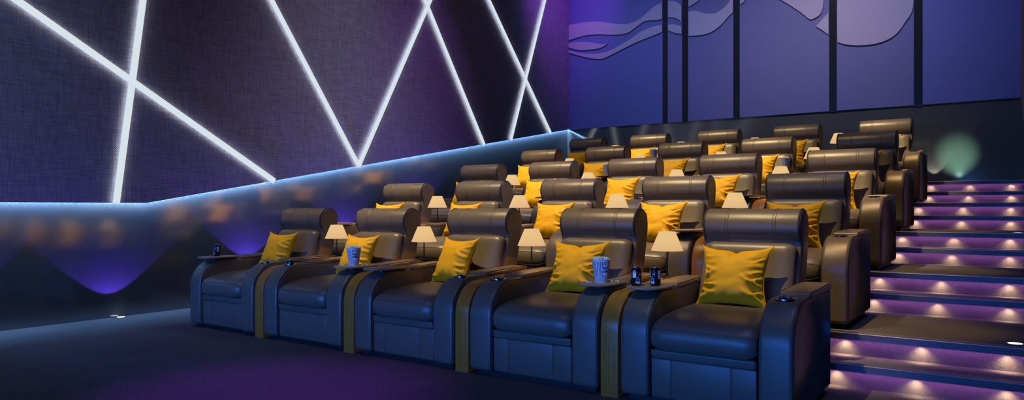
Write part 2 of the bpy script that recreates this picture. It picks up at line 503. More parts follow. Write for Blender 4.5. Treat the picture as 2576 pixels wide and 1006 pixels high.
# ------------------------------------------------------------------ aisle steps
ROWNAME = ['front', 'second', 'third', 'fourth', 'back']
AX0, AX1 = -1.3, XR - 0.001
STX = (-0.945, -0.495, -0.04)
def nosing_mb():
    # local: front at y=0, top at z=0; ribbed face and ribbed tread edge
    p = [(0.0, -0.047)]
    for z in (-0.036, -0.024, -0.012):
        p += [(0.0, z - 0.002), (0.003, z - 0.0012), (0.003, z + 0.0012), (0.0, z + 0.002)]
    p += [(0.0, -0.003), (0.003, 0.0)]
    for y in (0.016, 0.034, 0.052, 0.068):
        p += [(y - 0.002, 0.0), (y - 0.0012, -0.0025), (y + 0.0012, -0.0025), (y + 0.002, 0.0)]
    p += [(0.082, 0.002), (0.082, 0.0005), (0.049, 0.0005), (0.049, -0.038), (0.005, -0.038), (0.005, -0.047)]
    p = [(y, z + 0.002) for y, z in p]
    L = len(p); mb = MB()
    mb.add([(AX0, y, z) for y, z in p] + [(AX1, y, z) for y, z in p],
           [(k, (k + 1) % L, L + (k + 1) % L, L + k) for k in range(L)])
    return mb
nose_me = nosing_mb().mesh('nosing', NOSE, 0)
strip_me = MB().box(AX0 + 0.02, AX1 - 0.02, 0.0365, 0.0435, -0.0415, -0.0375).mesh('light_strip', PURPL, 0)
lens_me = MB().lathe([(0.007, -0.041), (0.007, -0.0365)], 14).mesh('step_light', STEPL, 0)
ORD = ['first', 'second', 'third', 'fourth', 'fifth', 'sixth', 'seventh', 'eighth', 'ninth', 'topmost']
def add_light(name, kind, loc, energy, col, **kw):
    d = bpy.data.lights.new(name, kind); d.energy = energy; d.color = col
    rot = kw.pop('rot', None); tgt = kw.pop('target', None)
    for k, v in kw.items(): setattr(d, k, v)
    o = link(bpy.data.objects.new(name, d)); o.location = loc
    if tgt is not None:
        o.rotation_euler = (Vector(tgt) - Vector(loc)).to_track_quat('-Z', 'Y').to_euler()
    if rot is not None: o.rotation_euler = rot
    return o
WARM_STEP = (1.0, 0.70, 0.29); PURPLE = (0.60, 0.21, 0.70)
for k in range(10):
    y = STEP0 + (k // 2) * ROWD + (k % 2) * TREAD
    z = (k + 1) * 0.15
    root = empty('aisle_step', ((AX0 + AX1) / 2, y, z))
    tag(root, ORD[k] + ' carpeted aisle step counted up from the floor, ribbed nosing, purple and warm lights', 'step', 'lit carpeted steps of the aisle')
    ox = (AX0 + AX1) / 2
    if k % 2 == 0:
        MB().box(AX0 - ox, AX1 - ox, 0.05, TREAD + 0.051, -0.15, -0.0005).build('tread_block', RISER, root, 0)
    else:
        MB().box(AX0 - ox, AX1 - ox, 0.0485, 0.0505, -0.1495, -0.0005).build('riser_carpet', RISER, root, 0)
    o = link(bpy.data.objects.new('nosing', nose_me), root); o.location.x = -ox
    o = link(bpy.data.objects.new('light_strip', strip_me), root); o.location.x = -ox
    for x in STX:
        o = link(bpy.data.objects.new('step_light', lens_me), root); o.location = (x - ox, 0.013, 0)
        add_light('step_lamp', 'SPOT', (x, y + 0.012, z - 0.043), 2.4, WARM_STEP, spot_size=R(124), spot_blend=1.0, shadow_soft_size=0.008, target=(x, y + 0.047, z - 0.18))
    add_light('step_glow', 'AREA', (ox, y + 0.012, z - 0.042), 0.95, PURPLE, shape='RECTANGLE', size=AX1 - AX0 - 0.05, size_y=0.006, target=(ox, y + 0.040, z - 0.14))

# ------------------------------------------------------------------ recessed floor spots
def floor_spot(x, y, z, label, glow, wall_dx):
    root = empty('floor_spotlight', (x, y, z))
    tag(root, label, 'light', 'recessed floor spotlights')
    MB().lathe([(0.052, 0.0), (0.052, 0.004), (0.040, 0.006), (0.040, 0.001)], 28, caps=False).build('trim_ring', CHROME, root)
    MB().lathe([(0.040, 0.0025), (0.0, 0.0045)], 28, caps=False).build('lens', SPOTL, root)
    add_light('floor_spot_beam', 'SPOT', (x, y, z + 0.03), glow[0], glow[1], spot_size=R(92), spot_blend=0.35, shadow_soft_size=0.01, rot=(PI, 0, 0))
BLUEV = (0.13, 0.055, 1.0)
floor_spot(-7.64, 3.79, 0.0, 'small round floor spotlight shining beside the dark lower wall panel', (0.12, (0.6, 0.85, 1.0)), 0)
floor_spot(0.0, 5.437, 0.3, 'round floor spotlight at the end of the second row tier', (0.1, (0.6, 0.85, 1.0)), 0)
floor_spot(0.02, 8.519, 0.9, 'round floor spotlight at the end of the fourth row tier', (0.1, (0.6, 0.85, 1.0)), 0)
for i, (y, z) in enumerate([(2.2, 0.0), (3.70, 0.0), (5.33, 0.3), (6.85, 0.6), (8.4, 0.9)]):
    # violet wall-washers: apex below the wall's scallop
    add_light('violet_wash', 'SPOT', (-7.49, y, z + 0.045), 66, BLUEV, spot_size=R(94), spot_blend=0.06, shadow_soft_size=0.01, rot=(PI, R(0), 0))

# ------------------------------------------------------------------ recliner chair
def seam_line(mb, rings, k, r=0.0026, lift=0.0, lo=0, hi=None):
    hi = len(rings) if hi is None else hi
    pts = [Vector(rings[i][k]) for i in range(lo, hi)]
    mb.tube(pts, r, 6)

ARM_PROF = fillet([(0.0, 0.035, 0.03), (0.93, 0.035, 0.02), (0.93, 0.645, 0.02), (0.0, 0.645, 0.245)], 10)
def arm_mesh(hole):
    mb = MB(); pillow(mb, ARM_PROF, 0.185, 0.028, 0.028, 5)
    me = mb.mesh('arm', LEATHER, 30)
    if not hole: return me
    cut = MB().lathe([(0.041, 0.56), (0.041, 0.70)], 28, (0, 0.222, 0)).mesh('cut', BLACKP, 30)
    a = link(bpy.data.objects.new('tmp_arm', me)); b = link(bpy.data.objects.new('tmp_cut', cut))
    md = a.modifiers.new('b', 'BOOLEAN'); md.operation = 'DIFFERENCE'; md.solver = 'EXACT'; md.object = b
    dg = bpy.context.evaluated_depsgraph_get()
    out = bpy.data.meshes.new_from_object(a.evaluated_get(dg))
    bpy.data.objects.remove(a); bpy.data.objects.remove(b)
    out.name = 'arm'
    return out
arm_hole = arm_mesh(True); arm_solid = arm_mesh(False)

def arm_piping_mesh():
    mb = MB()
    # along the front and top edge, both sides
    ins = offset_in(ARM_PROF, 0.0085)
    n = len(ARM_PROF)
    # indices: profile begins at front-bottom; top-front fillet is last
    seq = [i for i in range(n)]
    path = ins[:3][::-1] if False else None
    top = ins[33:44]; rear = ins[22:33]
    line = [ins[5]] + [ins[0]] if False else []
    pts = [rear[-1]] + top + [(top[-1][0], 0.07)]
    # densify
    return [MB().tube([(s * (0.0925 - 0.0088), y, z) for y, z in pts], 0.0042, 6).mesh('stitching', PIPING, 40) for s in (-1, 1)]
pip_me = arm_piping_mesh()

def cup_ring_mesh():
    mb = MB()
    mb.lathe([(0.0405, 0.630), (0.0415, 0.6475), (0.046, 0.6495), (0.051, 0.6465), (0.052, 0.640)], 32, (0, 0.222, 0), 0, caps=False)
    mb.lathe([(0.0402, 0.645), (0.0402, 0.565), (0.0, 0.565)], 32, (0, 0.222, 0), 1, caps=False)
    return mb.mesh('cup_holder', [CHROME, BLACKP], 40)
ring_me = cup_ring_mesh()

def pad_mesh(y0):
    mb = MB()
    pr = fillet([(y0, 0.628, 0.010), (y0, 0.660, 0.016), (0.955, 0.676, 0.014), (0.955, 0.634, 0.008)], 5)
    rings = pillow(mb, pr, 0.182, 0.014, 0.012, 5)
    ins = offset_in(pr, 0.004)
    return mb.mesh('armrest_pad', LEATHER, 30)
pad_a = pad_mesh(0.405); pad_b = pad_mesh(0.455)
def pad_seam_mesh(y0):
    mb = MB()
    pts = [(y0 - 0.001, 0.640), (y0 + 0.002, 0.655), (y0 + 0.016, 0.662), (0.945, 0.677)]
    return [MB().tube([(s * 0.083, y, z) for y, z in pts], 0.002, 5).mesh('stitching', PIPING, 40) for s in (-1, 1)]
pads_a = pad_seam_mesh(0.405); pads_b = pad_seam_mesh(0.455)

def tray_mesh():
    mb = MB(); a, b = 0.122, 0.195; n = 56; cy = 0.245
    def ring(s, z):
        o = []
        for i in range(n):
            t = 2 * PI * i / n; e = 2 / 2.7
            x = a * s * math.copysign(abs(math.cos(t)) ** e, math.cos(t)); y = b * s * math.copysign(abs(math.sin(t)) ** e, math.sin(t))
            o.append((x, cy + y, z))
        return o
    rs = [ring(0.94, 0.654), ring(0.985, 0.656), ring(1.0, 0.661), ring(0.995, 0.6665), ring(0.975, 0.668)]
    vs = sum(rs, []); fs = []
    for q in range(len(rs) - 1):
        for i in range(n):
            j = (i + 1) % n
            fs.append((q * n + i, q * n + j, (q + 1) * n + j, (q + 1) * n + i))
    fs.append(tuple(reversed(range(n)))); fs.append(tuple((len(rs) - 1) * n + i for i in range(n)))
    mb.add(vs, fs)
    return mb.mesh('tray_table', TRAYM, 45)
tray_me = tray_mesh()
ped_me = MB().lathe([(0.050, 0.636), (0.050, 0.6465), (0.040, 0.648), (0.036, 0.6545)], 28, (0, 0.222, 0)).mesh('swivel_mount', BLACKP, 40)

def seat_meshes():
    front = [(0.012, 0.318), (-0.006, 0.335), (-0.017, 0.36), (-0.021, 0.39), (-0.019, 0.42), (-0.008, 0.450), (0.012, 0.472), (0.045, 0.492), (0.10, 0.508), (0.18, 0.520), (0.28, 0.529), (0.42, 0.535), (0.60, 0.535), (0.74, 0.53), (0.76, 0.50), (0.76, 0.33), (0.74, 0.318)]
    f2 = []
    for i in range(len(front) - 1):
        p0 = Vector(front[max(i - 1, 0)]); p1 = Vector(front[i]); p2 = Vector(front[i + 1]); p3 = Vector(front[min(i + 2, len(front) - 1)])
        for k in range(2):
            t = k / 2
            q = 0.5 * ((2 * p1) + (p2 - p0) * t + (2 * p0 - 5 * p1 + 4 * p2 - p3) * t * t + (3 * p1 - p0 - 3 * p2 + p3) * t ** 3)
            f2.append((q.x, q.y))
    f2.append(front[-1])
    f2 = f2[::-1]
    mb = MB()
    rings = pillow(mb, f2, 0.612, 0.11, 0.045, 9)
    seat = mb.mesh('seat_cushion', LEATHER, 50)
    def idx(y, z): return min(range(len(f2)), key=lambda i: (f2[i][0] - y) ** 2 + (f2[i][1] - z) ** 2)
    seams = []
    for y_, z_, r_ in ((-0.004, 0.455, 0.0022), (-0.006, 0.335, 0.0040)):
        ms = MB(); seam_line(ms, rings, idx(y_, z_), r_, lo=1, hi=len(rings) - 1)
        seams.append(ms.mesh('stitching', PIPING, 50))
    ml = MB()
    pillow(ml, fillet([(0.012, 0.272, 0.012), (0.10, 0.272, 0.004), (0.10, 0.325, 0.004), (0.006, 0.325, 0.012)], 5), 0.606, 0.03, 0.01, 5)
    lip = ml.mesh('front_roll', LEATHER, 40)
    mf = MB()
    for x0, x1 in ((-0.303, -0.183), (-0.183, 0.165), (0.165, 0.303)):
        pillow(mf, fillet([(0.022, 0.04, 0.015), (0.10, 0.04, 0.004), (0.10, 0.272, 0.004), (0.020, 0.272, 0.008)], 4), x1 - x0, 0.006, 0.005, 4, (x0 + x1) / 2)
    foot = mf.mesh('footrest', LEATHER, 35)
    return seat, seams, lip, foot
seat_me, seatseam_me, lip_me, foot_me = seat_meshes()

HY, HZ, HR = 1.020, 1.022, 0.118
def back_meshes():
    # side-profile shell: legs of the back and the round head end in one outline
    def arc(r, a0, a1, n):
        return [(HY + r * math.cos(R(a0 + (a1 - a0) * i / n)), HZ + r * math.sin(R(a0 + (a1 - a0) * i / n))) for i in range(n + 1)]
    r = HR - 0.004
    shell = [(0.72, 0.10), (0.74, 0.30), (0.78, 0.46), (0.825, 0.57), (0.86, 0.67), (0.895, 0.76), (0.92, 0.83), (0.938, 0.885), (0.944, 0.92), (0.934, 0.945)]
    shell += arc(r, 212, -5, 22)
    shell += [(1.131, 0.97), (1.118, 0.91), (1.10, 0.84), (1.08, 0.755), (1.06, 0.67), (1.035, 0.55), (1.01, 0.40), (0.995, 0.25), (0.99, 0.10)]
    mb = MB(); pillow(mb, shell, 0.648, 0.022, 0.018, 5)
    sh = mb.mesh('back_shell', LEATHER, 40)
    # piping along the front outline at both ends
    ins = offset_in(shell, 0.0035)
    pp = [MB().tube([(s * 0.3165, y, z) for y, z in ins[3:30]], 0.0045, 6).mesh('stitching', PIPING, 40) for s in (-1, 1)]
    # front cushion
    fc = [(0.80, 0.44), (0.735, 0.47), (0.722, 0.50), (0.735, 0.55), (0.755, 0.60), (0.78, 0.66), (0.80, 0.71), (0.818, 0.76), (0.833, 0.81), (0.845, 0.85), (0.856, 0.885), (0.870, 0.905), (0.892, 0.916), (0.915, 0.918), (0.94, 0.912), (0.95, 0.89), (0.93, 0.80), (0.88, 0.62)]
    mb = MB(); pillow(mb, fc, 0.60, 0.075, 0.04, 8)
    cu = mb.mesh('back_cushion', LEATHER, 50)
    # head roll
    roll = [(HY + HR * math.cos(2 * PI * i / 48), HZ + HR * math.sin(2 * PI * i / 48)) for i in range(48)]
    mh = MB(); pillow(mh, roll, 0.618, 0.006, 0.005, 3)
    hd = mh.mesh('headrest', LEATHER, 40)
    hs = []
    for x in (-0.165, -0.147, 0.147, 0.165):
        ms = MB(); ms.tube([(x, HY + (HR + 0.0004) * math.cos(2 * PI * i / 40), HZ + (HR + 0.0004) * math.sin(2 * PI * i / 40)) for i in range(40)], 0.0021, 6, closed=True)
        hs.append(ms.mesh('stitching', LEATHER, 40))
    hp = []
    for s in (-1, 1):
        me = MB(); me.tube([(s * 0.308, HY + (HR - 0.001) * math.cos(2 * PI * i / 40), HZ + (HR - 0.001) * math.sin(2 * PI * i / 40)) for i in range(40)], 0.0055, 6, closed=True)
        hp.append(me.mesh('stitching', PIPING, 40))
    return sh, pp, cu, hd, hs, hp
shell_me, shellpip_me, bcush_me, head_me, headseam_me, headpip_me = back_meshes()
base_me = MB().box(-0.46, 0.46, 0.06, 0.90, 0.0, 0.045).mesh('plinth', BLACKP, 0)

def make_chair(trL, trR):
    root = empty('recliner')
    P = lambda n, me, par, x=0.0: (lambda o: (setattr(o, 'location', (x, 0, 0)), o)[1])(link(bpy.data.objects.new(n, me), par))
    P('plinth', base_me, root)
    for s, tr in ((-1, trL), (1, trR)):
        a = P('arm', arm_solid if tr else arm_hole, root, s * 0.4055)
        [P('stitching', q, a) for q in pip_me]
        pd = P('armrest_pad', pad_b if tr else pad_a, root, s * 0.4055)
        [P('stitching', q, pd) for q in (pads_b if tr else pads_a)]
        if tr:
            t = P('tray_table', tray_me, root, s * 0.4055)
            P('swivel_mount', ped_me, t)
        else:
            P('cup_holder', ring_me, root, s * 0.4055)
    st = P('seat_cushion', seat_me, root); [P('stitching', q, st) for q in seatseam_me]
    P('front_roll', lip_me, root); P('footrest', foot_me, root)
    sh = P('back_shell', shell_me, root); [P('stitching', q, sh) for q in shellpip_me]
    P('back_cushion', bcush_me, root)
    hd = P('headrest', head_me, root); [P('stitching', q, hd) for q in headseam_me + headpip_me]
    return root
TRAYS = [(1, 0), (0, 1), (1, 0), (0, 1), (1, 0)]
protos = {}
COLN = ['fifth from the stairs, by the wall', 'fourth from the stairs', 'third from the stairs', 'second from the stairs', 'beside the stairs']
used = set()
base = {t: make_chair(*t) for t in ((1, 0), (0, 1))}
KM = kid_map()
for r in range(5):
    for j in range(5):
        t = TRAYS[j]
        if t in used: c = copy_tree(base[t], KM)
        else: c = base[t]; used.add(t)
        c.location = (XC[j], Y0 + ROWD * r, RISE * r)
        tag(c, 'dark brown leather recliner, ' + ROWNAME[r] + ' row, ' + COLN[j], 'recliner', 'leather recliners, ' + ROWNAME[r] + ' row')

# ------------------------------------------------------------------ wooden consoles and lamps
def console():
    root = empty('wood_console')
    pr = fillet([(0.0, 0.0, 0.002), (0.96, 0.0, 0.002), (0.96, 0.655, 0.01), (0.0, 0.612, 0.22)], 10)
    mb = MB(); pillow(mb, pr, 0.118, 0.004, 0.004, 3)
    mb.build('veneer_body', WOOD, root, 30)
    return root
def lamp():
    root = empty('table_lamp')
    MB().lathe([(0.040, 0.0), (0.040, 0.006), (0.034, 0.010), (0.010, 0.014), (0.0062, 0.03), (0.0055, 0.30), (0.0, 0.30)], 24).build('stand', BLACKP, root, 40)
    mb = MB(); n = 128; rows = 5; vs = []; fs = []
    for q in range(rows):
        t = q / (rows - 1); r0 = 0.111 * (1 - t) + 0.056 * t; z = 0.192 + 0.133 * t
        for i in range(n):
            a = 2 * PI * i / n; rr = r0 * (1 + (0.014 if i % 2 else -0.014))
            vs.append((rr * math.cos(a), rr * math.sin(a), z))
    for q in range(rows - 1):
        for i in range(n):
            j = (i + 1) % n; fs.append((q * n + i, q * n + j, (q + 1) * n + j, (q + 1) * n + i))
    mb.add(vs, fs)
    s = mb.build('lamp_shade', SHADE, root, 0)
    for z, rr in ((0.193, 0.1115), (0.324, 0.0565)):
        mr = MB(); mr.tube([(rr * math.cos(2 * PI * i / 40), rr * math.sin(2 * PI * i / 40), z) for i in range(40)], 0.0014, 5, closed=True)
        mr.build('hem', SHADE, s, 40)
    MB().lathe([(0.0, 0.215), (0.014, 0.222), (0.018, 0.24), (0.012, 0.262), (0.006, 0.275), (0.006, 0.30)], 16).build('bulb', emis('bulb', (1.0, 0.7, 0.35), 6.0), root, 40)
    return root
con0 = console(); lam0 = lamp(); KM = kid_map(); first = True
GAPN = ['farthest from the stairs', 'third from the stairs', 'second from the stairs', 'first beyond the stair-side recliner']
for r in range(5):
    for g in range(4):
        c = con0 if first else copy_tree(con0, KM)
        l = lam0 if first else copy_tree(lam0, KM)
        first = False
        y = Y0 + ROWD * r
        c.location = (XG[g], y + 0.012, RISE * r)
        tag(c, 'curved wooden divider console between recliners, ' + ROWNAME[r] + ' row, ' + GAPN[g], 'console', 'wooden consoles, ' + ROWNAME[r] + ' row')
        l.location = (XG[g], y + 0.895, RISE * r + 0.6525)
        tag(l, 'small pleated cream table lamp, ' + ROWNAME[r] + ' row, ' + GAPN[g], 'lamp', 'table lamps, ' + ROWNAME[r] + ' row')
        add_light('lamp_glow', 'POINT', (XG[g], y + 0.895, RISE * r + 0.6525 + 0.262), 5.0, (1.0, 0.42, 0.11), shadow_soft_size=0.02)

# ------------------------------------------------------------------ cushions
def cushion_mesh(seed, notch):
    rnd = random.Random(seed)
    n = 60; W, H, T = 0.215, 0.195, 0.080
    vs = []; fs = []
    off = rnd.uniform(0, 50)
    folds = []
    for s_ in (-1, 1):
        v0 = -0.86
        while v0 < 0.8:
            folds.append((s_, v0, rnd.uniform(-0.25, 0.30), rnd.uniform(0.045, 0.085), rnd.uniform(0.35, 0.75), rnd.uniform(0.45, 1.0) * (1.0 if v0 < 0.2 else 0.6) * (1.0 if notch else (0.75 if s_ > 0 else 0.4))))
            v0 += rnd.uniform(0.20, 0.36)
    for side in (1, -1):
        for i in range(n + 1):
            for k in range(n + 1):
                u = -1 + 2 * i / n; v = -1 + 2 * k / n
                u = math.copysign(abs(u) ** 0.9, u); v = math.copysign(abs(v) ** 0.9, v)
                # outline: sides drawn in between pulled-out corners
                x = W * u * (1 - 0.15 * (1 - v * v)) * 1.03
                z = H * v * (1 - 0.12 * (1 - u * u))
                ear = (abs(u) * abs(v)) ** 7
                x += math.copysign(0.014 * ear, u); z += math.copysign(0.018 * ear, v)
                if notch and v > 0:
                    z -= 0.018 * math.exp(-(u / 0.13) ** 2) * v ** 4
                t = T * max(0, (1 - abs(u) ** 2.6)) ** 0.55 * max(0, (1 - abs(v) ** 2.6)) ** 0.55
                if v < -0.2: t *= 1 + 0.18 * min(1, (-v - 0.2) / 0.5) * (1 - abs(v) ** 6)
                # gathers running in from the side edges and the corners
                q = 0.0
                for s_, v0, sl, wd, ln, am in folds:
                    e = (s_ * u - (1 - ln)) / ln
                    if e > 0:
                        c = v0 + sl * (1 - e) + 0.10 * noise.noise(Vector((u * 3, v0 * 7, off)))
                        d = (v - c) / (wd * (1.5 - 0.7 * e))
                        q += am * min(1, e * 1.8) * (1 - e ** 6) * (math.exp(-d * d) - 0.6 * math.exp(-((d - 1.7) / 1.0) ** 2))
                e = max(0.0, (abs(v) - 0.55) / 0.45)
                q += 0.5 * e * (1 - e ** 4) * (math.sin(13 * u + 3 * noise.noise(Vector((u * 2, v, off + 7))))) * 0.5
                if notch:
                    q -= 1.0 * math.exp(-(u / 0.16) ** 2) * max(0, v) ** 2 * 0.8 * (1 - max(0, v) ** 8)
                t2 = t + 0.026 * q * min(1, t / 0.03) + 0.004 * noise.noise(Vector((u * 3, v * 3, off)))* min(1, t / 0.02)
                vs.append((x, -side * max(t2, 0.0015), z))
    M = (n + 1) ** 2
    for s in (0, 1):
        for i in range(n):
            for k in range(n):
                a = s * M + i * (n + 1) + k
                q = (a, a + n + 1, a + n + 2, a + 1)
                fs.append(q if s == 0 else q[::-1])
    edge = [(i, 0) for i in range(n)] + [(n, k) for k in range(n)] + [(i, n) for i in range(n, 0, -1)] + [(0, k) for k in range(n, 0, -1)]
    id_ = lambda p: p[0] * (n + 1) + p[1]
    for a, b in zip(edge, edge[1:] + edge[:1]):
        fs.append((id_(a), id_(b), M + id_(b), M + id_(a)))
    me = mesh_from('scatter_cushion', vs, fs, CUSHION, None, 60)
    sp = MB()
    rim = [Vector(vs[id_(p)]) for p in edge]
    rim = [Vector((p.x, 0, p.z)) for p in rim]
    sp.tube(rim, 0.0028, 5, closed=True)
    return me, sp.mesh('edge_seam', CUSHION, 60)
CM = [cushion_mesh(3, False), cushion_mesh(11, True)]
YAW = {(0, 1): 5, (0, 2): 14, (1, 1): 5, (1, 2): 4, (1, 3): 3, (2, 1): 4, (2, 2): 8, (3, 1): 3}
NOTCH = {(0, 3), (0, 4), (1, 4), (1, 3), (2, 3)}
for r in range(5):
    for j in range(5):
        k = 1 if (r, j) in NOTCH else 0
        o = link(bpy.data.objects.new('scatter_cushion', CM[k][0]))
        link(bpy.data.objects.new('edge_seam', CM[k][1]), o)
        o.location = (XC[j] - 0.022, Y0 + ROWD * r + 0.655, RISE * r + 0.708)
        o.rotation_euler = (R(-23), R(-1.0), R(-YAW.get((r, j), 1.0)))
        tag(o, 'mustard yellow cushion on the recliner, ' + ROWNAME[r] + ' row, ' + COLN[j], 'cushion', 'yellow cushions, ' + ROWNAME[r] + ' row')

# ------------------------------------------------------------------ writing helpers
def text_mesh(txt, size, shear=0.0, bold=0.0):
    c = bpy.data.curves.new('t', 'FONT'); c.body = txt; c.size = size; c.align_x = 'CENTER'; c.align_y = 'CENTER'
    c.shear = shear; c.offset = bold; c.resolution_u = 3; c.fill_mode = 'FRONT'
    o = link(bpy.data.objects.new('t', c))
    dg = bpy.context.evaluated_depsgraph_get()
    me = bpy.data.meshes.new_from_object(o.evaluated_get(dg))
    vs = [tuple(v.co) for v in me.vertices]; fs = [tuple(p.vertices) for p in me.polygons]
    bpy.data.objects.remove(o); bpy.data.curves.remove(c); bpy.data.meshes.remove(me)
    return vs, fs
def wrap(vs, rad, az, z0, rot=0.0, s0=0.0):
    """bend flat lettering (x along, y up) round a vertical surface; az is measured from -y towards +x"""
    out = []
    ca, sa = math.cos(rot), math.sin(rot)
    for x, y, *_ in vs:
        x, y = x * ca - y * sa + s0, x * sa + y * ca
        r = rad(z0 + y) if callable(rad) else rad
        a = az + x / r
        out.append((r * math.sin(a), -r * math.cos(a), z0 + y))
    return out
def disc(rx, ry, n=28, rings=4):
    vs = [(0, 0)]; fs = []
    for q in range(1, rings + 1):
        for i in range(n):
            a = 2 * PI * i / n; vs.append((rx * q / rings * math.cos(a), ry * q / rings * math.sin(a)))
    for i in range(n): fs.append((0, 1 + i, 1 + (i + 1) % n))
    for q in range(rings - 1):
        for i in range(n):
            j = (i + 1) % n; b = 1 + q * n
            fs.append((b + i, b + n + i, b + n + j, b + j))
    return vs, fs
def rect(w, h, nx=8, ny=4):
    vs = [(-w / 2 + w * i / nx, -h / 2 + h * k / ny) for i in range(nx + 1) for k in range(ny + 1)]
    fs = [(i * (ny + 1) + k, (i + 1) * (ny + 1) + k, (i + 1) * (ny + 1) + k + 1, i * (ny + 1) + k + 1) for i in range(nx) for k in range(ny)]
    return vs, fs

# ------------------------------------------------------------------ popcorn buckets
BWHITE = simple('bucket_white', (0.86, 0.88, 0.90), 0.5)
BBLUE = simple('bucket_blue', (0.012, 0.075, 0.36), 0.45)
KERNEL = simple('popcorn_kernel', (0.93, 0.90, 0.86), 0.6, var=(60, 0.10))
def kernel_shape(mb, c, s, rnd):
    q = Matrix.Rotation(rnd.uniform(0, 6.28), 3, Vector((rnd.uniform(-1, 1), rnd.uniform(-1, 1), rnd.uniform(-1, 1))).normalized())
    for d in ((0, 0, 0), (0.7, 0.2, 0.1), (-0.5, 0.6, 0.2), (-0.2, -0.7, 0.3), (0.1, 0.1, 0.75)):
        p = Vector(c) + (q @ Vector(d)) * s * 0.6
        bm = bmesh.new(); bmesh.ops.create_icosphere(bm, subdivisions=1, radius=s * rnd.uniform(0.48, 0.66))
        vs = [v.co + p for v in bm.verts]; fs = [tuple(v.index for v in f.verts) for f in bm.faces]
        mb.add(vs, fs); bm.free()
def bucket():
    root = empty('popcorn_bucket')
    H_, rb, rt = 0.148, 0.040, 0.060
    rad = lambda z: rb + (rt - rb) * z / H_
    n = 128
    mb = MB(); zs = [0.0, 0.004, H_ * 0.5, H_ - 0.012, H_ - 0.011, H_]
    vs = []; 
    for z in zs:
        for i in range(n):
            a = 2 * PI * i / n; vs.append((rad(z) * math.cos(a), rad(z) * math.sin(a), z))
    for q in range(len(zs) - 1):
        fs0 = []; fs1 = []
        for i in range(n):
            j = (i + 1) % n; f = (q * n + i, q * n + j, (q + 1) * n + j, (q + 1) * n + i)
            (fs1 if (q in (1, 2) and (i % 4) < 2) else fs0).append(f)
        b = 0
        mb.add(vs, fs0, 0) if fs0 else None
        mb.add(vs, fs1, 1) if fs1 else None
    mb.lathe([(0.0, 0.002), (rb - 0.001, 0.002), (rt - 0.0015, H_)], 48, caps=False)
    cup = mb.build('striped_cup', [BWHITE, BBLUE], root, 40)
    me = MB(); me.tube([((rt + 0.0005) * math.cos(2 * PI * i / 48), (rt + 0.0005) * math.sin(2 * PI * i / 48), H_) for i in range(48)], 0.0022, 6, closed=True)
    me.build('rolled_rim', BWHITE, cup, 60)
    az = R(60); zc = 0.082
    v, f = disc(0.0275, 0.0315)
    bd = MB().add(wrap(v, lambda z: rad(z) + 0.0007, az, zc), f).build('round_badge', BWHITE, cup, 60)
    ml = MB()
    v, f = text_mesh('POP', 0.0225, 0, 0.0019); ml.add(wrap(v, lambda z: rad(z) + 0.0014, az, zc + 0.0115, R(4)), f)
    v, f = text_mesh('CORN', 0.0178, 0, 0.0016); ml.add(wrap(v, lambda z: rad(z) + 0.0014, az, zc - 0.0095, R(4)), f)
    ml.build('lettering', BBLUE, cup, 0)
    rnd = random.Random(5); mk = MB()
    for _ in range(46):
        a = rnd.uniform(0, 2 * PI); d = 0.050 * math.sqrt(rnd.random())
        kernel_shape(mk, (d * math.cos(a), d * math.sin(a), H_ + 0.001 + 0.008 * (1 - (d / 0.055) ** 2) + rnd.uniform(-0.003, 0.004)), 0.0085, rnd)
    mk.lathe([(0.0, H_ - 0.006), (rt - 0.003, H_ - 0.008)], 24, caps=False)
    k = mk.build('popcorn', KERNEL, root, 60); k['kind'] = 'stuff'
    return root
b0 = bucket(); KM = kid_map()
AX = 0.4055
BK = [(0, 1, 'front row tray away from the cans'), (0, 3, 'front row tray next to two cans'), (3, 1, 'fourth row tray farther from stairs'),
      (3, 3, 'fourth row tray nearer stairs'), (4, 1, 'back row tray')]
for i, (r, j, w) in enumerate(BK):
    b = b0 if i == 0 else copy_tree(b0, KM)
    b.location = (XC[j] + AX + 0.005, Y0 + ROWD * r + 0.215, RISE * r + 0.6685)
    tag(b, 'blue and white striped popcorn bucket on the ' + w, 'popcorn bucket', 'striped popcorn buckets')
rnd = random.Random(9)
KO = [(-0.083, -0.045), (-0.066, -0.058), (-0.055, -0.072), (-0.040, -0.082), (-0.022, -0.088), (0.052, 0.050), (0.066, 0.038), (0.076, 0.085), (0.090, 0.070), (0.070, 0.065)]
kms = []
for q in range(3):
    mb = MB(); kernel_shape(mb, (0, 0, 0.0060), 0.0062, rnd); kms.append(mb.mesh('popcorn_kernel', KERNEL, 60))
for r, j, w in BK[:4]:
    if r == 3: continue
    for i, (dx, dy) in enumerate(KO):
        dx *= 1.0
        o = link(bpy.data.objects.new('popcorn_kernel', kms[i % 3]))
        o.location = (XC[j] + AX + dx, Y0 + ROWD * r + 0.215 + dy, RISE * r + 0.6685)
        o.rotation_euler = (0, 0, rnd.uniform(0, 6))
        tag(o, 'spilled white popcorn kernel on the ' + ('front row tray beside the bucket near the cans' if j == 3 else 'front row tray beside the bucket away from the cans'), 'popcorn kernel', 'spilled kernels, tray %s' % ('near the cans' if j == 3 else 'away from the cans'))

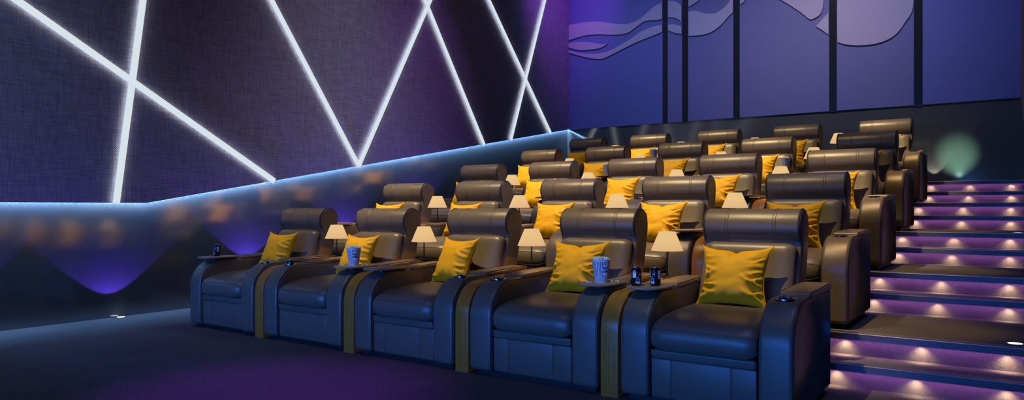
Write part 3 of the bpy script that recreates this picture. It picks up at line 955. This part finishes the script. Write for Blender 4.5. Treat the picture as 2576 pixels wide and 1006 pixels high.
# ------------------------------------------------------------------ drink cans
CANB = simple('can_black', (0.006, 0.006, 0.007), 0.28, metal=0.2)
CANS = simple('can_silver', (0.55, 0.57, 0.62), 0.25, metal=1.0)
CRED = simple('can_red', (0.65, 0.02, 0.02), 0.45)
CWHT = simple('can_white', (0.80, 0.84, 0.9), 0.5)
CGRY = simple('can_grey', (0.30, 0.36, 0.44), 0.5)
CLBL = simple('can_pale_blue', (0.45, 0.60, 0.80), 0.5)
CVIO = simple('can_violet', (0.34, 0.33, 0.5), 0.5)
def can():
    root = empty('drink_can')
    r = 0.0325
    body = MB().lathe([(0.022, 0.0), (0.026, 0.001), (0.0285, 0.006), (r, 0.012), (r, 0.096), (0.0305, 0.103), (0.0275, 0.1105)], 40).build('can_body', CANB, root, 35)
    MB().lathe([(0.0275, 0.1105), (0.0285, 0.1125), (0.0283, 0.1150), (0.0268, 0.1155), (0.0262, 0.1125), (0.0, 0.1120)], 40, caps=False).build('can_lid', CANS, root, 35)
    tb = MB(); tb.tube([(0.009 * math.cos(2 * PI * i / 20), 0.006 + 0.013 * math.sin(2 * PI * i / 20), 0.1142) for i in range(20)], 0.0016, 5, closed=True)
    tb.build('pull_tab', CANS, root, 40)
    R0 = r + 0.0004; R1 = r + 0.0007
    def stick(name, parts, m, rr=R0):
        mb = MB()
        for v, f, az, z, rot in parts: mb.add(wrap(v, rr, R(az), z, R(rot)), f)
        return mb.build(name, m, body, 0)
    v, f = text_mesh('Coca-Cola', 0.0088, 0.35, 0.00025); stick('script_lettering', [(v, f, 0, 0.0815, 0)], CRED)
    v, f = text_mesh('ZERO', 0.0062, 0, 0.0002); stick('word_lettering', [(v, f, 0, 0.0715, 0)], CWHT)
    # small generic figure in pale clothes above a light cloud
    hv, hf = disc(0.0030, 0.0042)
    tv = [(-0.0115, 0.000), (-0.0120, 0.010), (-0.0098, 0.020), (-0.0040, 0.0255), (0.0, 0.0245), (0.0040, 0.0255), (0.0098, 0.020), (0.0120, 0.010), (0.0115, 0.000), (0.0085, 0.000), (0.0080, 0.010), (0.0070, 0.000), (-0.0070, 0.000), (-0.0080, 0.010), (-0.0085, 0.000)]
    stick('figure_print', [(hv, hf, -18, 0.0580, 0), (tv, [tuple(range(15))], -18, 0.0275, 0)], CGRY)
    cl = []
    for q, (dx, dz, rx, ry) in enumerate([(-0.013, 0.0, 0.006, 0.0045), (-0.005, -0.002, 0.008, 0.005), (0.005, 0.0, 0.008, 0.0055), (0.013, 0.001, 0.005, 0.004), (0.0, -0.007, 0.004, 0.005), (0.008, -0.008, 0.0035, 0.004)]):
        ev, ef = disc(rx, ry, 16, 2); cl.append((ev, ef, -18 + math.degrees(dx / R0), 0.0245 + dz, 0))
    stick('cloud_print', cl, CLBL, R1)
    v, f = rect(0.021, 0.052); stick('text_panel', [(v, f, 62, 0.070, 0)], CVIO)
    v, f = rect(0.018, 0.0016); stick('text_lines', [(v, f, 62, 0.050 + 0.0065 * q, 0) for q in range(7)], CWHT, R1)
    pv = [(-0.0112, -0.0225), (-0.004, -0.0225), (0.004, -0.0225), (0.0112, -0.0225), (0.0112, 0.014), (0.006, 0.0205), (0.0, 0.0225), (-0.006, 0.0205), (-0.0112, 0.014)]
    stick('white_panel', [(pv, [(0, 1, 7, 8), (1, 2, 6, 7), (2, 3, 4, 5), (2, 5, 6)], -60, 0.0745, 0)], CWHT)
    v, f = rect(0.014, 0.0085); stick('red_patch', [(v, f, -60, 0.0875, 0)], CRED, R1)
    v, f = rect(0.0035, 0.007); stick('side_lettering', [(v, f, -100, 0.050 + 0.010 * q, 0) for q in range(4)], CWHT)
    return root
c0 = can(); KM = kid_map()
def az_to_cam(x, y): return math.atan2(-x, y)
CANP = [(-1.905, 4.043, 0.6685, 41, 'black drink can with white panel, of two on one tray the one nearer popcorn'),
        (-1.807, 4.108, 0.6685, -18, 'black drink can with red script, of two on one tray the one farther from popcorn'),
        (XC[0] - AX - 0.03, 4.135, 0.6685, -45, 'black drink can alone on the tray nearest the dark lower wall'),
        (XC[1] - AX, Y0 + 0.222, 0.5655, 38, 'black drink can sunk in the cup holder of a front row arm')]
for i, (x, y, z, turn, lb) in enumerate(CANP):
    c = c0 if i == 0 else copy_tree(c0, KM)
    c.location = (x, y, z); c.rotation_euler = (0, 0, az_to_cam(x, y) + R(turn))
    tag(c, lb, 'drink can', 'black drink cans')

# ------------------------------------------------------------------ light
COVEP = 14
# cove lamps behind the lip of the fabric panel
for ya, yb, n_ in ((-4.8, 4.065, 9), (4.065, YB - 0.03, 9)):
    sl = math.atan2(ZL(yb) - ZL(ya), yb - ya)
    for i in range(n_):
        y = ya + (yb - ya) * (i + 0.5) / n_; ln = (yb - ya) / n_ / math.cos(sl)
        add_light('cove_lamp', 'AREA', (-7.6785, y, ZL(y) + 0.022), COVEP * ln, (0.22, 0.50, 1.0), shape='RECTANGLE', size=0.016, size_y=ln, rot=(sl, 0, 0))
# warm ceiling downlights, one over each recliner, set to different levels
LV = [[0.3, 0.85, 0.8, 0.7, 0.7], [0.9, 0.8, 0.85, 0.9, 0.3], [0.4, 0.95, 0.8, 0.7, 0.95], [0.95, 0.5, 0.5, 0.95, 0.13], [0.1, 0.85, 0.65, 0.4, 0.95]]
WARM = (1.0, 0.74, 0.38)
for r in range(5):
    for j in range(5):
        x, y, z = XC[j], Y0 + ROWD * r, RISE * r
        if r:
            add_light('ceiling_downlight', 'SPOT', (max(x - 1.7, -7.2), y - 1.9, ZC - 0.05), 3300 * LV[r][j], WARM, spot_size=R(15), spot_blend=1.0, shadow_soft_size=0.05, target=(x, y + 0.6, z + 0.75))
        else:
            add_light('ceiling_downlight', 'SPOT', (max(x - 1.5, -7.2), y - 1.4, ZC - 0.05), 2700 * LV[r][j], WARM, spot_size=R(13), spot_blend=1.0, shadow_soft_size=0.05, target=(x, y + 0.92, z + 0.95))
for r in range(5):
    add_light('ceiling_downlight', 'SPOT', (-1.5, 4.6 + 1.5 * r, ZC - 0.05), 1300, (1.0, 0.58, 0.15), spot_size=R(13), spot_blend=1.0, shadow_soft_size=0.05, target=(-0.66, 5.8 + 1.5 * r, 0.3 + 0.3 * r))
add_light('aisle_fill', 'AREA', (-0.35, 7.0, ZC - 0.1), 10, (0.40, 0.42, 1.0), shape='RECTANGLE', size=0.5, size_y=9.0, spread=R(35), rot=(0, 0, 0))
# added blue area lights: low beam on front row, strip reflected in headrests
add_light('low_blue_beam', 'AREA', (-3.9, 1.0, 0.55), 15, (0.03, 0.16, 1.0), shape='RECTANGLE', size=6.8, size_y=0.2, spread=R(40), rot=(R(84), 0, 0))
add_light('blue_band_fill', 'AREA', (-4.3, -3.6, 1.5), 45, (0.05, 0.28, 1.0), shape='RECTANGLE', size=5.6, size_y=0.30, spread=R(90), target=(-3.4, 6.0, 1.5))
# faint warm fill added for the front row consoles and trays
add_light('front_warm_fill', 'AREA', (-3.8, 0.6, ZC - 0.1), 2.4, WARM, shape='RECTANGLE', size=5.5, size_y=0.4, spread=R(34), target=(-3.8, 4.3, 0.4))
# narrow spots added to brighten buckets and cans on the front row trays
for tx, ty in ((XC[1] + 0.41, 4.10), (XC[3] + 0.41, 4.10), (-1.85, 4.08)):
    add_light('tray_fill_spot', 'SPOT', (tx + 0.8, ty - 4.5, ZC - 0.1), 750, (0.46, 0.66, 1.0), spot_size=R(5.0), spot_blend=1.0, shadow_soft_size=0.04, target=(tx, ty, 0.75))
# added cool spot, lightens the carpet along the lower wall
add_light('cool_floor_fill', 'SPOT', (-6.9, 1.4, ZC - 0.1), 180, (0.45, 0.70, 1.0), spot_size=R(24), spot_blend=1.0, shadow_soft_size=0.2, target=(-7.25, 2.45, 0))
# violet washes
add_light('violet_floor_wash', 'SPOT', (-3.6, 2.0, ZC - 0.1), 1150, (0.42, 0.08, 1.0), spot_size=R(22), spot_blend=1.0, target=(-3.75, 2.75, 0))
add_light('violet_corner_wash', 'SPOT', (-5.6, 11.0, ZC - 0.1), 330, (0.42, 0.07, 1.0), spot_size=R(60), spot_blend=1.0, target=(-7.65, 12.6, 5.2))
add_light('violet_wall_wash', 'SPOT', (-5.4, 8.6, ZC - 0.1), 190, (0.50, 0.13, 1.0), spot_size=R(45), spot_blend=1.0, target=(-7.65, 8.3, 2.4))
add_light('blue_wall_wash', 'AREA', (-5.9, 2.2, ZC - 0.1), 22, (0.44, 0.54, 1.0), shape='RECTANGLE', size=0.6, size_y=5.0, spread=R(60), target=(-7.65, 2.6, 2.4))
add_light('wall_wash', 'AREA', (-5.9, 6.8, ZC - 0.1), 80, (0.70, 0.64, 1.0), shape='RECTANGLE', size=0.6, size_y=11.0, spread=R(60), target=(-7.65, 6.8, 2.6))  # added area light, lifts the whole fabric wall
add_light('mural_wash', 'AREA', (-3.8, 10.6, ZC - 0.15), 40, (0.30, 0.40, 1.0), shape='RECTANGLE', size=7.0, size_y=0.5, spread=R(70), target=(-3.8, 13.0, 3.4))
add_light('mural_warm', 'AREA', (-2.6, 10.4, ZC - 0.15), 9, (1.0, 0.80, 0.6), shape='RECTANGLE', size=2.5, size_y=0.4, spread=R(60), target=(-2.8, 13.0, 3.4))
# added spots stand in for a pale green reflection and scallop on rear panel
add_light('reflection_glow', 'SPOT', (-0.74, YB - 0.75, 1.62), 80, (0.42, 0.85, 0.70), spot_size=R(46), spot_blend=1.0, shadow_soft_size=0.03, target=(-0.74, YB, 1.93))
add_light('landing_scallop', 'SPOT', (-1.04, YB - 0.10, 1.53), 14, (0.75, 0.75, 0.75), spot_size=R(70), spot_blend=0.15, shadow_soft_size=0.01, rot=(PI, 0, 0))

w = bpy.data.worlds.new('world'); scene.world = w; w.use_nodes = True
w.node_tree.nodes['Background'].inputs[0].default_value = (0.03, 0.035, 0.10, 1)
w.node_tree.nodes['Background'].inputs[1].default_value = 0.06
scene.view_settings.view_transform = 'Standard'
scene.view_settings.look = 'None'
scene.cycles.use_denoising = True
try: scene.cycles.denoiser = 'OPENIMAGEDENOISE'
except Exception: pass
scene.cycles.max_bounces = 6; scene.cycles.diffuse_bounces = 3; scene.cycles.glossy_bounces = 4
scene.cycles.sample_clamp_indirect = 4.0
scene.cycles.use_light_tree = True
scene.cycles.caustics_reflective = False
